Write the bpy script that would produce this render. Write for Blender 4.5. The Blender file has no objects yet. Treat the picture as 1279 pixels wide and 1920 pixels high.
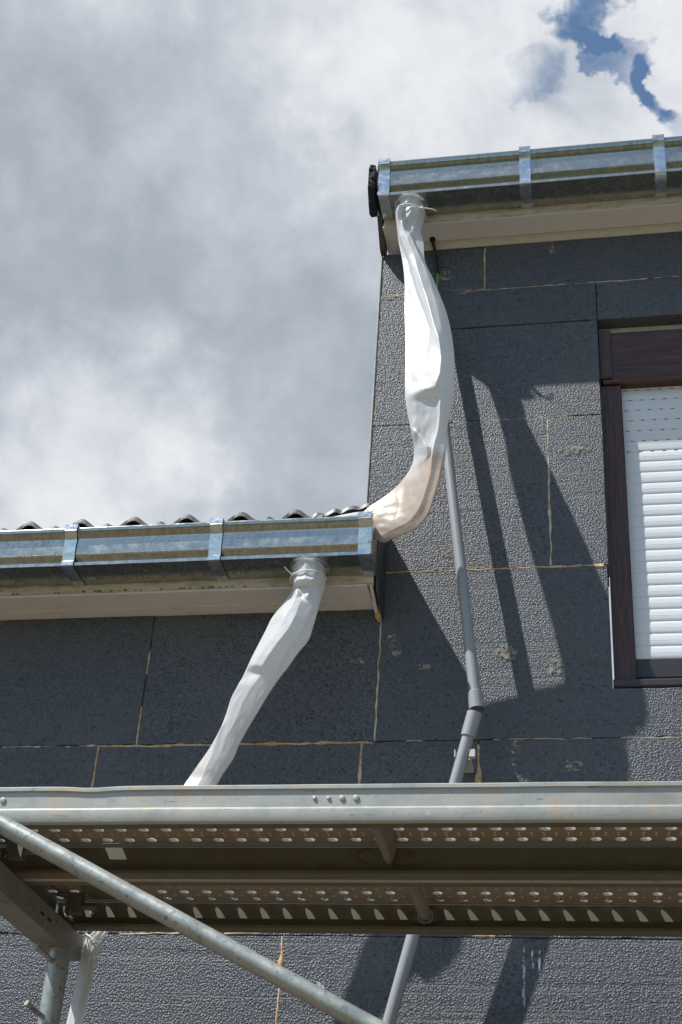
import bpy, math, random
from mathutils import Vector, Matrix, noise
random.seed(7)
scene = bpy.context.scene
COL = scene.collection
R = math.radians

# ------------------------------------------------------------------ camera
cam = bpy.data.cameras.new('camera'); cam_o = bpy.data.objects.new('camera', cam); COL.objects.link(cam_o)
cam.sensor_fit = 'VERTICAL'; cam.sensor_height = 36.0; cam.lens = 50.59
cam.clip_start = 0.05; cam.clip_end = 3000
rv, uv, wv = Vector((.9828, .1739, .0615)), Vector((.0428, -.539, .8412)), Vector((-.1794, .8242, .5372))
cam_o.matrix_world = Matrix(((rv.x, uv.x, -wv.x, 0), (rv.y, uv.y, -wv.y, -3.3704), (rv.z, uv.z, -wv.z, 0), (0, 0, 0, 1)))
scene.camera = cam_o
GZ = -1.65                                          # ground height below the eye

# ------------------------------------------------------------------ sun
SUN_DIR = Vector((1.75, 1.0, -3.08)).normalized()  # direction the light travels
sun = bpy.data.lights.new('sun', 'SUN'); sun.energy = 5.0; sun.angle = R(0.5); sun.color = (1.0, .97, .93)
sun_o = bpy.data.objects.new('sun', sun); COL.objects.link(sun_o)
sun_o.rotation_euler = SUN_DIR.to_track_quat('-Z', 'Y').to_euler(); sun_o.location = (-6, -4, 12)

# ------------------------------------------------------------------ sky with clouds
world = bpy.data.worlds.new('World'); scene.world = world; world.use_nodes = True
nt = world.node_tree; nt.nodes.clear()


class NT:
    """small node helper"""
    def __init__(s, tree): s.t = tree

    def n(s, typ, ins=None, **props):
        nd = s.t.nodes.new(typ)
        for k, v in props.items(): setattr(nd, k, v)
        for k, v in (ins or {}).items(): s.set(nd, k, v)
        return nd

    def set(s, nd, k, v):
        sock = nd.inputs[k]
        if isinstance(v, bpy.types.Node): s.t.links.new(v.outputs[0], sock)
        elif isinstance(v, bpy.types.NodeSocket): s.t.links.new(v, sock)
        else: sock.default_value = v

    def math(s, op, a, b=0.0, c=0.0, clamp=False):
        return s.n('ShaderNodeMath', {0: a, 1: b, 2: c}, operation=op, use_clamp=clamp)

    def mix(s, f, a, b, mode='MIX'):
        nd = s.n('ShaderNodeMix', data_type='RGBA', blend_type=mode, clamp_factor=True)
        s.set(nd, 0, f); s.set(nd, 6, a); s.set(nd, 7, b)
        return nd.outputs[2]

    def ramp(s, f, lo, hi, a=0.0, b=1.0, smooth=True):
        nd = s.n('ShaderNodeMapRange', {0: f, 1: lo, 2: hi, 3: a, 4: b}, interpolation_type='SMOOTHSTEP' if smooth else 'LINEAR')
        return nd


W = NT(nt)
sky = W.n('ShaderNodeTexSky', sky_type='NISHITA', sun_disc=False, sun_elevation=R(56.8), sun_rotation=R(240.3), altitude=300, air_density=1.0, dust_density=1.0, ozone_density=.8)
tc = W.n('ShaderNodeTexCoord'); D = tc.outputs['Generated']
n1 = W.n('ShaderNodeTexNoise', {'Vector': D, 'Scale': 9.0, 'Detail': 10.0, 'Roughness': .58, 'Distortion': .25})
mp = W.n('ShaderNodeMapping', {'Vector': D, 'Location': (3.1, 1.7, .4)})
n2 = W.n('ShaderNodeTexNoise', {'Vector': mp, 'Scale': 6.5, 'Detail': 11.0, 'Roughness': .58, 'Distortion': .15})
mp3 = W.n('ShaderNodeMapping', {'Vector': D, 'Location': (-1.3, 4.2, 2.4)})
n3 = W.n('ShaderNodeTexNoise', {'Vector': mp3, 'Scale': 17.0, 'Detail': 9.0, 'Roughness': .58, 'Distortion': .3})


wn = W.n('ShaderNodeTexNoise', {'Vector': D, 'Scale': 16.0, 'Detail': 9.0, 'Roughness': .55})
wc = W.n('ShaderNodeVectorMath', {0: wn.outputs['Color'], 1: (.5, .5, .5)}, operation='SUBTRACT')
wm = W.n('ShaderNodeVectorMath', {0: wc, 3: .13}, operation='SCALE')
wa = W.n('ShaderNodeVectorMath', {0: D, 1: wm}, operation='ADD')
DW = W.n('ShaderNodeVectorMath', {0: wa}, operation='NORMALIZE').outputs[0]


def blob(d, r, amp):
    dot = W.n('ShaderNodeVectorMath', {0: DW, 1: d}, operation='DOT_PRODUCT').outputs['Value']
    return W.ramp(dot, math.cos(r), 1.0, 0.0, amp)


def add(*xs):
    a = xs[0]
    for b in xs[1:]: a = W.math('ADD', a, b)
    return a


# cloud cover: a bank of cloud to the north, broken cloud elsewhere, a few blue gaps in it
gap = add(blob((.0005, .6180, .7862), .030, .95), blob((.0100, .6370, .7709), .015, .40), blob((.0200, .6500, .7600), .019, .65), blob((.0290, .6630, .7480), .020, .85), blob((.0370, .6740, .7377), .020, .9), blob((.0410, .6840, .7284), .016, .5), blob((-.0335, .6480, .761), .022, .36), blob((-.0290, .6640, .7470), .020, .38))
cover = add(W.math('MULTIPLY', n1, 1.3), W.math('MULTIPLY', n3, .8), blob((-.2, .75, .62), 1.35, .72), -.40, W.math('MULTIPLY', gap, -.80))
veil = W.math('MULTIPLY', W.ramp(n2, .40, .72, .0, .22), W.math('SUBTRACT', 1.0, W.math('MULTIPLY', gap, 1.2, 0.0, True), 0.0, True))
mask = W.math('MAXIMUM', W.ramp(cover, .48, 1.18), veil)
# brightness: grey bellies and sunlit edges
lum = add(W.math('MULTIPLY', n2, .75), W.math('MULTIPLY', n3, .50), W.math('MULTIPLY', n1, .30), blob((-.2821, .7212, .6326), .28, -.13), blob((-.3433, .6363, .6908), .20, -.05), blob((-.1816, .7674, .6149), .18, -.04),
          blob((-.3405, .7672, .5436), .12, .34), blob((-.02, .6505, .7576), .21, .27), blob((-.2327, .6012, .7645), .16, .10))
lumr = W.ramp(lum, .42, 1.20)
cr = W.n('ShaderNodeValToRGB', {0: lumr})
e = cr.color_ramp.elements
e[0].position = 0; e[0].color = (2.75, 3.12, 3.58, 1)
e[1].position = 1; e[1].color = (6.75, 6.85, 7.05, 1)
m_ = cr.color_ramp.elements.new(.5); m_.color = (4.35, 4.66, 5.12, 1)
skyt = W.mix(1.0, sky.outputs[0], (.90, 1.07, 1.10, 1), 'MULTIPLY')
skyc = W.mix(mask, skyt, cr.outputs[0])
bg = W.n('ShaderNodeBackground', {'Color': skyc, 'Strength': .1})
wo = W.n('ShaderNodeOutputWorld', {'Surface': bg})

vs = scene.view_settings
vs.view_transform = 'Standard'; vs.look = 'None'; vs.gamma = 1.0; vs.use_curve_mapping = False
vs.exposure = 0.40
scene.render.engine = 'CYCLES'
scene.cycles.max_bounces = 8; scene.cycles.diffuse_bounces = 4; scene.cycles.glossy_bounces = 3; scene.cycles.transmission_bounces = 6
scene.cycles.sample_clamp_indirect = 6.0


# ------------------------------------------------------------------ materials
def material(name, build):
    m = bpy.data.materials.new(name); m.use_nodes = True
    t = m.node_tree; t.nodes.clear(); T = NT(t)
    out = T.n('ShaderNodeOutputMaterial')
    T.set(out, 'Surface', build(T))
    return m


def pos(T): return T.n('ShaderNodeNewGeometry').outputs['Position']


def noise_t(T, scale, detail=4.0, rough=.55, stretch=None, dist=0.0, vec=None):
    v = vec if vec is not None else pos(T)
    if stretch: v = T.n('ShaderNodeMapping', {'Vector': v, 'Scale': stretch})
    return T.n('ShaderNodeTexNoise', {'Vector': v, 'Scale': scale, 'Detail': detail, 'Roughness': rough, 'Distortion': dist}).outputs[0]


def bsdf(T, color, rough=.5, metal=0.0, normal=None, spec=.5):
    ins = {'Base Color': color, 'Roughness': rough, 'Metallic': metal, 'Specular IOR Level': spec}
    if normal is not None: ins['Normal'] = normal
    return T.n('ShaderNodeBsdfPrincipled', ins)


def bump(T, h, strength, dist, normal=None):
    ins = {'Height': h, 'Strength': strength, 'Distance': dist}
    if normal is not None: ins['Normal'] = normal
    return T.n('ShaderNodeBump', ins)


def m_foam(T):
    p = pos(T)
    wob = T.n('ShaderNodeTexNoise', {'Vector': p, 'Scale': 110.0, 'Detail': 2.0})
    wv_ = T.n('ShaderNodeVectorMath', {0: wob.outputs['Color'], 1: (.003, .003, .003)}, operation='MULTIPLY')
    pv = T.n('ShaderNodeVectorMath', {0: p, 1: wv_}, operation='ADD')
    vo = T.n('ShaderNodeTexVoronoi', {'Vector': pv, 'Scale': 188.0, 'Randomness': 1.0}, feature='F1')
    ve = T.n('ShaderNodeTexVoronoi', {'Vector': pv, 'Scale': 188.0, 'Randomness': 1.0}, feature='DISTANCE_TO_EDGE')
    dome = T.ramp(vo.outputs['Distance'], 0.0, .75, 1.0, 0.0)
    sepc = T.n('ShaderNodeSeparateColor', {0: vo.outputs['Color']})
    # hot wire lines running along the boards
    line = T.ramp(noise_t(T, 1.0, 5.0, .6, (1.6, 1.6, 90.0)), .54, .66)
    line2 = T.ramp(noise_t(T, 1.0, 2.0, .5, (.6, .6, 30.0)), .60, .64)
    patch = noise_t(T, 3.2, 5.0, .6)
    oi = T.n('ShaderNodeObjectInfo').outputs['Random']
    pits = T.ramp(sepc.outputs[0], .955, .995)
    h = T.math('ADD', T.math('ADD', dome, T.math('MULTIPLY', sepc.outputs[1], .55)), T.math('MULTIPLY', T.math('MAXIMUM', line, T.math('MULTIPLY', line2, .7)), -.6))
    h = T.math('SUBTRACT', h, T.math('MULTIPLY', pits, 1.6))
    nb = bump(T, h, .9, .0017)
    base = T.mix(sepc.outputs[2], (.054, .065, .081, 1), (.130, .142, .160, 1))
    base = T.mix(T.ramp(patch, .42, .72), base, (.120, .128, .138, 1))
    base = T.mix(T.math('MULTIPLY', oi, .6), base, (.080, .093, .112, 1))
    base = T.mix(T.ramp(ve.outputs['Distance'], .0, .09, .75, 0.0), base, (.030, .034, .040, 1))  # crevice shade between the beads painted into the colour
    base = T.mix(T.math('MULTIPLY', pits, .8), base, (.02, .022, .026, 1))
    return bsdf(T, base, .52, 0.0, nb, .50)


def m_seam(T):
    n = noise_t(T, 90.0, 4.0)
    c = T.mix(T.ramp(noise_t(T, 9.0, 3.0), .38, .62), (.53, .34, .16, 1), (.60, .49, .34, 1))
    c = T.mix(T.ramp(n, .45, .75), c, (.33, .21, .11, 1))
    return bsdf(T, c, .8, 0, bump(T, n, .8, .003), .2)


def m_seam_pale(T):
    n = noise_t(T, 90.0, 4.0)
    c = T.mix(T.ramp(noise_t(T, 14.0, 4.0), .40, .66), (.60, .52, .41, 1), (.44, .30, .17, 1))
    c = T.mix(T.ramp(n, .52, .72), c, (.26, .20, .14, 1))
    return bsdf(T, c, .85, 0, bump(T, n, .8, .003), .2)


def m_smear(T):
    n = noise_t(T, 45.0, 6.0, .7)
    d = bsdf(T, T.mix(n, (.40, .36, .28, 1), (.27, .25, .21, 1)), .9, 0, None, .2)
    tr = T.n('ShaderNodeBsdfTransparent')
    mx = T.n('ShaderNodeMixShader'); T.set(mx, 0, T.ramp(noise_t(T, 75.0, 6.0, .75), .44, .60)); T.set(mx, 1, tr); T.set(mx, 2, d)
    return mx


def m_drip(T):
    d = bsdf(T, (.55, .57, .58, 1), .7)
    tr = T.n('ShaderNodeBsdfTransparent')
    mx = T.n('ShaderNodeMixShader'); T.set(mx, 0, T.ramp(noise_t(T, 60.0, 5.0, .7), .42, .58)); T.set(mx, 1, tr); T.set(mx, 2, d)
    return mx


def m_zinc_dirty(T):
    streak = noise_t(T, 1.0, 6.0, .7, (70.0, 70.0, 10.0))
    blot = noise_t(T, 50.0, 5.0, .7)
    met = bsdf(T, (.40, .44, .41, 1), .20, 1.0)
    dif = bsdf(T, T.mix(blot, (.055, .050, .032, 1), (.15, .13, .09, 1)), .7)
    mx = T.n('ShaderNodeMixShader'); T.set(mx, 0, T.ramp(streak, .36, .72, .06, .62)); T.set(mx, 1, met); T.set(mx, 2, dif)
    return mx


def m_zinc(T):
    streak = noise_t(T, 1.0, 5.0, .65, (60.0, 60.0, 7.0))
    blot = noise_t(T, 34.0, 5.0, .7)
    spots = T.ramp(noise_t(T, 190.0, 4.0, .75), .50, .62)
    c = T.mix(blot, (.40, .405, .37, 1), (.57, .575, .53, 1))
    dirt = T.math('MAXIMUM', T.math('MULTIPLY', T.ramp(streak, .52, .72), .60), T.math('MULTIPLY', spots, .7))
    dirt = T.math('MULTIPLY', dirt, T.ramp(noise_t(T, 5.0, 3.0), .35, .6, .35, 1.0))
    met = bsdf(T, c, T.ramp(blot, .3, .7, .14, .30), 1.0, bump(T, noise_t(T, 22.0, 3.0), .10, .004))
    dif = bsdf(T, T.mix(noise_t(T, 40.0, 3.0), (.13, .125, .10, 1), (.23, .22, .19, 1)), .75)
    mx = T.n('ShaderNodeMixShader'); T.set(mx, 0, dirt); T.set(mx, 1, met); T.set(mx, 2, dif)
    return mx


def m_zinc_clean(T):
    blot = noise_t(T, 40.0, 4.0, .6)
    c = T.mix(blot, (.56, .60, .62, 1), (.70, .73, .74, 1))
    met = bsdf(T, c, T.ramp(blot, .3, .7, .20, .36), 1.0, bump(T, noise_t(T, 30.0, 3.0), .15, .003))
    dif = bsdf(T, (.30, .30, .28, 1), .7)
    mx = T.n('ShaderNodeMixShader'); T.set(mx, 0, T.math('MULTIPLY', T.ramp(noise_t(T, 110.0, 4.0, .65), .56, .70), .6)); T.set(mx, 1, met); T.set(mx, 2, dif)
    return mx


def m_galv(T):
    blot = noise_t(T, 16.0, 6.0, .65)
    fine = noise_t(T, 120.0, 4.0, .7)
    long_ = noise_t(T, 1.0, 5.0, .6, (2.5, 40.0, 40.0))
    c = T.mix(blot, (.30, .31, .285, 1), (.47, .47, .43, 1))
    c = T.mix(T.math('MULTIPLY', T.ramp(long_, .5, .75), .55), c, (.52, .51, .47, 1))
    c = T.mix(T.math('MULTIPLY', T.ramp(noise_t(T, 8.0, 6.0, .7), .50, .70), .75), c, (.45, .32, .21, 1))
    c = T.mix(T.ramp(fine, .62, .72, 0, .7), c, (.13, .115, .095, 1))
    c = T.mix(T.ramp(noise_t(T, 42.0, 3.0, .6), .68, .72, 0, .7), c, (.60, .58, .53, 1))
    c = T.mix(T.ramp(noise_t(T, 1.0, 3.0, .6, (14.0, 60.0, 160.0), .5), .66, .71, 0, .75), c, (.15, .14, .13, 1))
    c = T.mix(T.ramp(noise_t(T, 3.0, 5.0, .7), .52, .70, 0, .55), c, (.27, .25, .21, 1))
    return bsdf(T, c, T.ramp(blot, .3, .7, .38, .6), .35, bump(T, fine, .15, .002), .5)


def m_galv_old(T):
    n = noise_t(T, 20.0, 6.0, .7)
    c = T.mix(n, (.21, .205, .18, 1), (.36, .35, .315, 1))
    c = T.mix(T.ramp(noise_t(T, 60.0, 5.0, .75, None, 1.0), .54, .68, 0, .8), c, (.08, .07, .055, 1))
    return bsdf(T, c, .6, .3)


def m_deck(T):
    blot = noise_t(T, 20.0, 6.0, .65)
    c = T.mix(blot, (.30, .25, .19, 1), (.42, .37, .30, 1))
    c = T.mix(T.math('MULTIPLY', T.ramp(noise_t(T, 9.0, 6.0, .7), .52, .72), .7), c, (.24, .15, .085, 1))
    c = T.mix(T.ramp(noise_t(T, 130.0, 4.0, .7), .60, .72, 0, .6), c, (.12, .085, .055, 1))
    return bsdf(T, c, .6, .25)


def m_tube(T):
    blot = noise_t(T, 24.0, 6.0, .65)
    sc = noise_t(T, 60.0, 6.0, .75, (1.0, 1.0, 1.0), 1.2)
    c = T.mix(blot, (.25, .27, .25, 1), (.46, .48, .45, 1))
    c = T.mix(T.ramp(sc, .53, .66, 0, .85), c, (.11, .105, .09, 1))
    c = T.mix(T.math('MULTIPLY', T.ramp(noise_t(T, 7.0, 5.0), .55, .75), .5), c, (.42, .34, .25, 1))
    return bsdf(T, c, T.ramp(blot, .3, .7, .30, .52), .55, bump(T, sc, .12, .002))


def m_soffit(T):
    n = noise_t(T, 14.0, 6.0, .65)
    c = T.mix(T.math('MULTIPLY', T.ramp(n, .5, .75), .45), (.72, .72, .715, 1), (.54, .52, .48, 1))
    c = T.mix(T.ramp(noise_t(T, 140.0, 3.0), .68, .74, 0, .6), c, (.2, .17, .13, 1))
    return bsdf(T, c, .5)


def m_fascia(T):
    n = noise_t(T, 1.0, 6.0, .65, (18.0, 18.0, 60.0))
    c = T.mix(T.ramp(n, .40, .70), (.60, .575, .50, 1), (.36, .34, .27, 1))
    c = T.mix(T.ramp(noise_t(T, 60.0, 5.0, .7), .60, .74, 0, .7), c, (.14, .12, .08, 1))
    return bsdf(T, c, .6)


def m_trim(T):
    n = noise_t(T, 30.0, 5.0, .6)
    return bsdf(T, T.mix(n, (.42, .41, .33, 1), (.60, .59, .52, 1)), .6)


def m_wood(T):
    p = pos(T)
    g = noise_t(T, 1.0, 6.0, .65, (140.0, 140.0, 9.0), .8)
    g2 = noise_t(T, 8.0, 4.0, .6)
    c = T.mix(T.ramp(g, .35, .70), (.036, .0150, .0110, 1), (.100, .042, .030, 1))
    c = T.mix(T.math('MULTIPLY', T.ramp(g2, .45, .7), .5), c, (.060, .036, .032, 1))
    return bsdf(T, c, .38, 0, bump(T, g, .15, .001), .5)


def m_wood_h(T):
    g = noise_t(T, 1.0, 6.0, .65, (9.0, 140.0, 120.0), 1.2)
    c = T.mix(T.ramp(g, .35, .70), (.036, .0150, .0110, 1), (.105, .044, .031, 1))
    return bsdf(T, c, .36, 0, bump(T, g, .15, .001), .5)


def simple(c, r=.5, metal=0.0, var=.12, scale=25.0):
    def f(T):
        d = tuple(x * (1 - var * 2) for x in c[:3]) + (1,)
        n = noise_t(T, scale, 5.0, .6)
        return bsdf(T, T.mix(n, c, d), r, metal, bump(T, n, .08, .002))
    return f


def film(dirty):
    def f(T):
        p = pos(T)
        z = T.n('ShaderNodeSeparateXYZ', {0: p})
        n = noise_t(T, 14.0, 5.0, .6)
        n2_ = noise_t(T, 38.0, 6.0, .75, None, .8)
        c = T.mix(T.ramp(noise_t(T, 9.0, 4.0), .45, .7, 0, .35), (.78, .79, .80, 1), (.74, .74, .73, 1))
        c = T.mix(T.ramp(n2_, .66, .78, 0, .4), c, (.62, .55, .44, 1))
        if dirty:                                    # silty water has dried in the lowest bend
            zz = T.math('ADD', z.outputs['Z'], T.math('MULTIPLY', T.math('SUBTRACT', n, .5), .16))
            wet = T.math('MULTIPLY', T.ramp(zz, 2.14, 2.225, 1.0, 0.0), T.ramp(z.outputs['X'], -.655, -.64))
            c = T.mix(T.math('MULTIPLY', wet, .92), c, T.mix(n2_, (.61, .50, .415, 1), (.53, .43, .35, 1)))
        else:
            zz = T.math('ADD', z.outputs['Z'], T.math('MULTIPLY', T.math('SUBTRACT', n, .5), .10))
            wet = T.math('MULTIPLY', T.math('MULTIPLY', T.ramp(zz, 1.28, 1.54, 1.0, 0.0), .45), T.ramp(z.outputs['Z'], .95, 1.15))
            c = T.mix(wet, c, (.66, .60, .54, 1))
        nb = bump(T, noise_t(T, 1.0, 5.0, .6, (24.0, 24.0, 44.0), 1.2), .12, .004)
        d = bsdf(T, c, .31, 0, nb, .5)
        tr = T.n('ShaderNodeBsdfTranslucent', {'Color': c, 'Normal': nb})
        mx = T.n('ShaderNodeMixShader'); T.set(mx, 0, .40); T.set(mx, 1, d); T.set(mx, 2, tr)
        return mx
    return f


def m_grime_shade(T):  # rusty olive grime with the shade under the planks mixed into its colour
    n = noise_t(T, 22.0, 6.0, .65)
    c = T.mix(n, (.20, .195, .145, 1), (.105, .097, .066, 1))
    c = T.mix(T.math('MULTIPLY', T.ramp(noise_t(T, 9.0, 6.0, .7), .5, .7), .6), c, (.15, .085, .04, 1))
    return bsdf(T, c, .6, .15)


def m_ground(T):
    p = pos(T)
    s = T.n('ShaderNodeVectorMath', {0: p}, operation='LENGTH').outputs['Value']
    n = noise_t(T, .6, 6.0, .6)
    dirt = T.mix(noise_t(T, 6.0, 6.0, .65), (.115, .085, .055, 1), (.19, .15, .105, 1))
    grass = T.mix(noise_t(T, 3.0, 6.0, .65), (.020, .036, .018, 1), (.048, .062, .030, 1))
    f = T.ramp(T.math('ADD', s, T.math('MULTIPLY', n, 9.0)), 15.0, 22.0)
    return bsdf(T, T.mix(f, dirt, grass), .95, 0, bump(T, noise_t(T, 20.0, 6.0), .5, .05), .2)


def m_tile(T):
    n = noise_t(T, 150.0, 4.0, .7)
    c = T.mix(T.ramp(n, .5, .72), (.022, .024, .027, 1), (.085, .085, .087, 1))
    return bsdf(T, c, .55, 0, bump(T, n, .4, .003))


M = {}
for k, b in dict(foam=m_foam, pu_seam=m_seam, pu_pale=m_seam_pale, smear=m_smear, drip=m_drip, zinc=m_zinc, zinc_dirty=m_zinc_dirty, zinc_clean=m_zinc_clean, galvanised=m_galv, deck=m_deck, tube=m_tube,
                 soffit=m_soffit, fascia=m_fascia, trim=m_trim, wood=m_wood, wood_h=m_wood_h, shutter=simple((.72, .75, .785, 1), .38, 0, .03, 20),
                 bar=simple((.040, .036, .040, 1), .4, 0, .1), dark=simple((.012, .012, .013, 1), .7), black_foam=simple((.022, .023, .027, 1), .95, 0, .3, 200),
                 sheet=simple((.085, .088, .095, 1), .42, .5, .15), film_up=film(True), film_low=film(False), tie=simple((.78, .77, .72, 1), .5, 0, .05),
                 conduit=simple((.30, .315, .335, 1), .38, 0, .06, 30), clip=simple((.60, .60, .58, 1), .5, 0, .05), cable=simple((.012, .012, .012, 1), .5), green=simple((.10, .42, .03, 1), .45, 0, .1),
                 masonry=simple((.35, .33, .30, 1), .9), tile=m_tile, grime_shade=m_grime_shade, galv_old=m_galv_old, rim=simple((.75, .74, .70, 1), .4, .2, .1, 60), ground=m_ground, rust=simple((.20, .13, .075, 1), .75, .2, .25, 60)).items():
    M[k] = material(k, b)


# ------------------------------------------------------------------ geometry helpers
class MB:
    def __init__(s): s.v = []; s.f = []

    def add(s, vs_, fs_):
        o = len(s.v); s.v += [tuple(v) for v in vs_]; s.f += [tuple(i + o for i in f) for f in fs_]; return s

    def box(s, x0, x1, y0, y1, z0, z1):
        return s.add([(x0, y0, z0), (x1, y0, z0), (x1, y1, z0), (x0, y1, z0), (x0, y0, z1), (x1, y0, z1), (x1, y1, z1), (x0, y1, z1)],
                     [(0, 3, 2, 1), (4, 5, 6, 7), (0, 1, 5, 4), (1, 2, 6, 5), (2, 3, 7, 6), (3, 0, 4, 7)])

    def tube(s, pts, r, n=14, caps=True):
        pts = [Vector(p) for p in pts]
        rs = r if isinstance(r, (list, tuple)) else [r] * len(pts)
        vs_, fs_ = [], []
        up = None
        for i, p in enumerate(pts):
            t = (pts[min(i + 1, len(pts) - 1)] - pts[max(i - 1, 0)]).normalized()
            if up is None:
                up = Vector((0, 0, 1)) if abs(t.z) < .9 else Vector((1, 0, 0))
            a = t.cross(up).normalized(); b = a.cross(t).normalized(); up = b
            for k in range(n):
                q = 2 * math.pi * k / n
                vs_.append(p + (a * math.cos(q) + b * math.sin(q)) * rs[i])
        for i in range(len(pts) - 1):
            for k in range(n):
                a0 = i * n + k; a1 = i * n + (k + 1) % n
                fs_.append((a0, a1, a1 + n, a0 + n))
        if caps:
            fs_.append(tuple(range(n - 1, -1, -1))); fs_.append(tuple(range((len(pts) - 1) * n, len(pts) * n)))
        return s.add(vs_, fs_)

    def prism_x(s, poly, x0, x1, nx=1, jit=None):
        """closed (y,z) polygon extruded along x"""
        n = len(poly); vs_ = []; fs_ = []
        for i in range(nx + 1):
            x = x0 + (x1 - x0) * i / nx
            for (y, z) in poly:
                d = jit(x, y, z) if jit else (0, 0)
                vs_.append((x, y + d[0], z + d[1]))
        for i in range(nx):
            for k in range(n):
                a = i * n + k; b = i * n + (k + 1) % n
                fs_.append((a, b, b + n, a + n))
        fs_.append(tuple(range(n - 1, -1, -1))); fs_.append(tuple(range(nx * n, nx * n + n)))
        return s.add(vs_, fs_)


def thick(line, t):
    """open 2D polyline -> closed polygon of thickness t (to its left side)"""
    L = [Vector(p) for p in line]; off = []
    for i, p in enumerate(L):
        d = Vector((0, 0))
        if i > 0: d += (p - L[i - 1]).normalized()
        if i < len(L) - 1: d += (L[i + 1] - p).normalized()
        d.normalize(); off.append(p + Vector((-d.y, d.x)) * t)
    return [tuple(p) for p in L] + [tuple(p) for p in reversed(off)]


def tag(o, label=None, cat=None, group=None, kind=None):
    if label: o['label'] = label
    if cat: o['category'] = cat
    if group: o['group'] = group
    if kind: o['kind'] = kind
    return o


def link(name, mesh, mat=None, parent=None, loc=(0, 0, 0)):
    o = bpy.data.objects.new(name, mesh); COL.objects.link(o); o.location = loc
    if parent:
        o.parent = parent
        o.matrix_parent_inverse = Matrix.Translation(-parent.location)
    return o


def mk(name, mb, mat, parent=None, loc=(0, 0, 0), smooth=None):
    me = bpy.data.meshes.new(name); me.from_pydata(mb.v, [], mb.f); me.validate(); me.update()
    import bmesh
    bm = bmesh.new(); bm.from_mesh(me); bmesh.ops.recalc_face_normals(bm, faces=bm.faces); bm.to_mesh(me); bm.free()
    me.materials.append(M[mat])
    if smooth is not None:
        me.polygons.foreach_set('use_smooth', [True] * len(me.polygons))
        if smooth < 180: me.set_sharp_from_angle(angle=R(smooth))
    return link(name, me, mat, parent, loc)


def paint(o, mat, faces):
    o.data.materials.append(M[mat]); k = len(o.data.materials) - 1
    for f in faces: o.data.polygons[f].material_index = k
    return o


def share(name, o, parent, loc):
    return link(name, o.data, None, parent, loc)


def thing(name, loc, label, cat, group=None):
    o = bpy.data.objects.new(name, None); COL.objects.link(o); o.location = loc; o.empty_display_size = .1
    return tag(o, label, cat, group)


def bevel_box(x0, x1, y0, y1, z0, z1, b):
    """box with its long edges chamfered in y-z"""
    mb = MB()
    return mb.prism_x([(y0 + b, z0), (y1 - b, z0), (y1, z0 + b), (y1, z1 - b), (y1 - b, z1), (y0 + b, z1), (y0, z1 - b), (y0, z0 + b)], x0, x1)


# ------------------------------------------------------------------ ground
g = MB(); NG = 24
for i in range(NG + 1):
    for j in range(NG + 1):
        sx = (i / NG * 2 - 1); sy = (j / NG * 2 - 1)
        x = math.copysign(abs(sx) ** 3 * 900, sx); y = math.copysign(abs(sy) ** 3 * 900, sy)
        g.v.append((x, y, GZ + (0 if abs(x) < 12 and abs(y) < 12 else noise.noise((x * .03, y * .03, 0)) * .5)))
for i in range(NG):
    for j in range(NG):
        a = i * (NG + 1) + j; g.f.append((a, a + NG + 1, a + NG + 2, a + 1))
tag(mk('ground', g, 'ground', smooth=180), 'bare sandy building site ground with grass further out', kind='structure')

# ================================================================== HOUSE
house = thing('house', (0, 0, GZ), 'house under renovation clad in dark grey foam insulation boards with zinc gutters', 'house')
wall = mk('facade_wall', MB().box(-.640, .004, .122, .40, GZ, 3.30).box(.0045, 1.21, .122, .40, GZ, 1.60).box(.0045, 1.21, .122, .40, 2.86, 3.30).box(1.2105, 4.0, .122, .40, GZ, 3.30).box(-4.0, -.6405, .122, .40, GZ, 1.93), 'masonry', house)
mk('side_wall', MB().box(-.640, -.44, .4005, 5.0, GZ, 3.45), 'masonry', house)


def board(poly, seed):
    """one foam board: outline with nibbled edges, front face at y=0, 12 cm thick"""
    rnd = random.Random(seed)
    y0 = rnd.uniform(-.0016, .0022)
    pts = []
    n = len(poly)
    for i in range(n):
        a = Vector(poly[i]); b = Vector(poly[(i + 1) % n]); L = (b - a).length
        k = max(1, int(L / .02))
        d = (b - a) / L; nr = Vector((-d.y, d.x))      # inward for a counter-clockwise outline
        for j in range(k):
            p = a + (b - a) * (j / k)
            if j == 0:
                pd = (a - Vector(poly[i - 1])).normalized(); pn = Vector((-pd.y, pd.x))
                off = (nr + pn) * .0005
                pts.append((p + off, nr + pn))
            else:
                pts.append((p + nr * (.0005 + max(0, rnd.gauss(.0001, .0008))), nr))
    m = MB(); N = len(pts)
    ring = [[(p.x, .12, p.y) for p, q in pts], [(p.x, y0 + .0016, p.y) for p, q in pts], [((p + q * .0014).x, y0, (p + q * .0014).y) for p, q in pts]]
    for r_ in ring: m.v += r_
    for a in range(2):
        for i in range(N):
            j = (i + 1) % N; m.f.append((a * N + i, a * N + j, a * N + N + j, a * N + N + i))
    m.f.append(tuple(range(2 * N, 3 * N)))
    return m


def rect(x0, x1, z0, z1): return [(x0, z0), (x1, z0), (x1, z1), (x0, z1)]


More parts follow.
